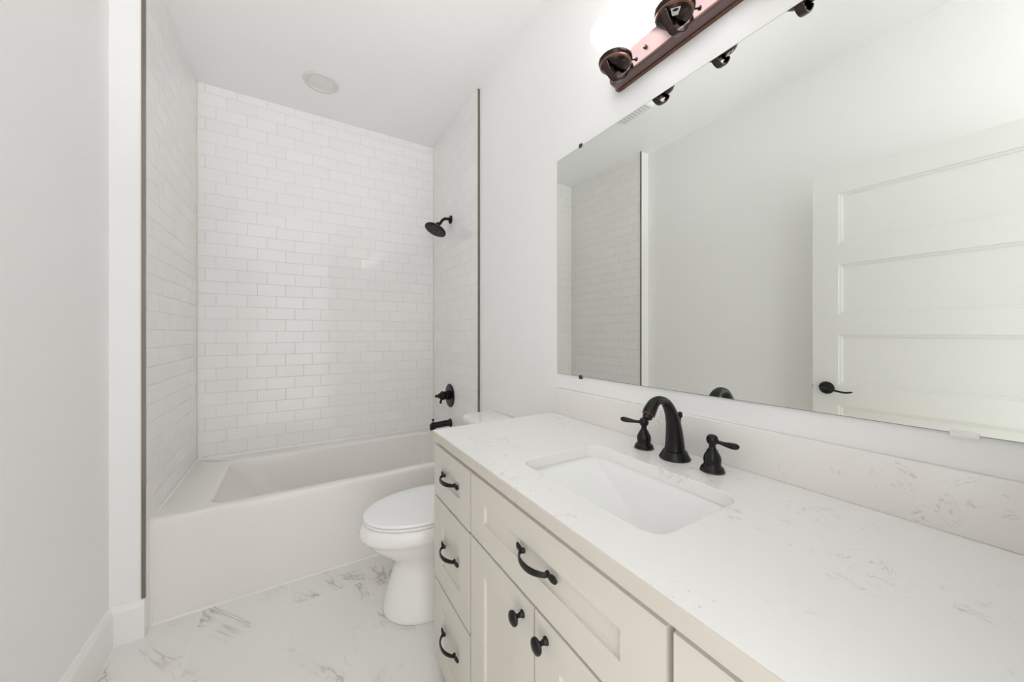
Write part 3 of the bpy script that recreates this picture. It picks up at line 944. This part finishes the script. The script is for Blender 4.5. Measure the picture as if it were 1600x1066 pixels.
def shade_bm(y):
    bm = bmesh.new()
    po = [(0.034, 2.084), (0.039, 2.088), (0.042, 2.100), (0.044, 2.112), (0.050, 2.128), (0.059, 2.146), (0.069, 2.163), (0.0765, 2.176), (0.0790, 2.181)]
    pi_ = [(0.0775, 2.1815), (0.0735, 2.176), (0.066, 2.164), (0.056, 2.147), (0.047, 2.129), (0.041, 2.113), (0.039, 2.101), (0.036, 2.091), (0.030, 2.088)]
    m = Matrix.Translation((LX, y, 0))
    rings = []
    for r, z in po + pi_:
        rings.append([m @ Vector((r * math.cos(2 * PI * i / 48), r * math.sin(2 * PI * i / 48), z)) for i in range(48)])
    return add_loft(bm, rings)
def bulb_bm(y):
    bm = bmesh.new()
    add_lathe(bm, [(0.011, 2.088), (0.012, 2.105), (0.016, 2.115), (0.024, 2.128), (0.028, 2.143), (0.024, 2.158), (0.013, 2.168), (0.001, 2.171)], Matrix.Translation((LX, y, 0)), 24)
    return bm
for i, y in enumerate(LY):
    cu = obj('lamp_cup', cup_bm(y), M['bronze_dark'], vl, ang=45)
    obj('cup_ring', ring_bm(y), M['bronze_rim'], cu)
    obj('thumb_screw', thumb_bm(y), M['bronze_dark'], cu)
    obj('lamp_arm', arm_bm(y), M['bronze_arm'], vl, ang=50)
    obj('lamp_shade', shade_bm(y), M['glass'], vl, ang=60)
    obj('light_bulb', bulb_bm(y), M['bulb'], vl, ang=60)
    if i == 1:
        bm = bmesh.new()
        a0, a1 = 3.5, 4.15
        P = []
        for a in (a0, a1):
            for r, z in ((0.0225, 2.0575), (0.0390, 2.0655)):
                P.append(bm.verts.new((LX + r * math.cos(a), y + r * math.sin(a), z)))
        bm.faces.new((P[0], P[1], P[3], P[2]))
        q = bmesh.ops.extrude_face_region(bm, geom=bm.faces[:])
        bmesh.ops.translate(bm, verts=[v for v in q['geom'] if isinstance(v, bmesh.types.BMVert)], vec=(-0.0004, -0.0004, -0.0006))
        obj('sticker', bm, M['sticker'], cu)['label'] = 'small pale maker sticker'

# ================================================================== CEILING FITTINGS
cl = thing('recessed_light', 'round white recessed ceiling light over the tub, switched off', 'ceiling light', (0.134, 2.464, ZC))
bm = bmesh.new()
m = Matrix.Translation((0.134, 2.464, ZC))
add_lathe(bm, [(0.098, -0.0005), (0.098, -0.004), (0.093, -0.009), (0.076, -0.010), (0.071, -0.006), (0.068, -0.002), (0.068, -0.0006)], m, 56)
obj('trim_ring', bm, M['lamp_trim'], cl, ang=40)
bm = bmesh.new()
add_lathe(bm, [(0.070, -0.0015), (0.060, -0.0035), (0.050, -0.0025), (0.048, -0.0045), (0.03, -0.006), (0.002, -0.0065)], m, 56)
obj('lens', bm, M['lamp_lens'], cl)

vx0, vx1, vy0, vy1 = -0.082, 0.190, 1.515, 1.775
fn = thing('exhaust_fan', 'white slotted exhaust fan cover on the ceiling, its corner seen in the mirror', 'ceiling vent', (0.054, 1.645, ZC))
bm = bmesh.new()
add_loft(bm, [rrect(vx0, vx1, vy0, vy1, 0.012, ZC - 0.0005), rrect(vx0, vx1, vy0, vy1, 0.012, ZC - 0.012), rrect(vx0 + 0.012, vx1 - 0.012, vy0 + 0.012, vy1 - 0.012, 0.010, ZC - 0.024)])
obj('fan_cover', bm, M['plastic'], fn, ang=40)
for k in range(9):
    y = vy0 + 0.032 + k * (vy1 - vy0 - 0.064) / 8
    obj('slot', box(vx0 + 0.022, vx1 - 0.022, y - 0.003, y + 0.003, ZC - 0.0245, ZC - 0.0235), M['slot'], fn, smooth=False)
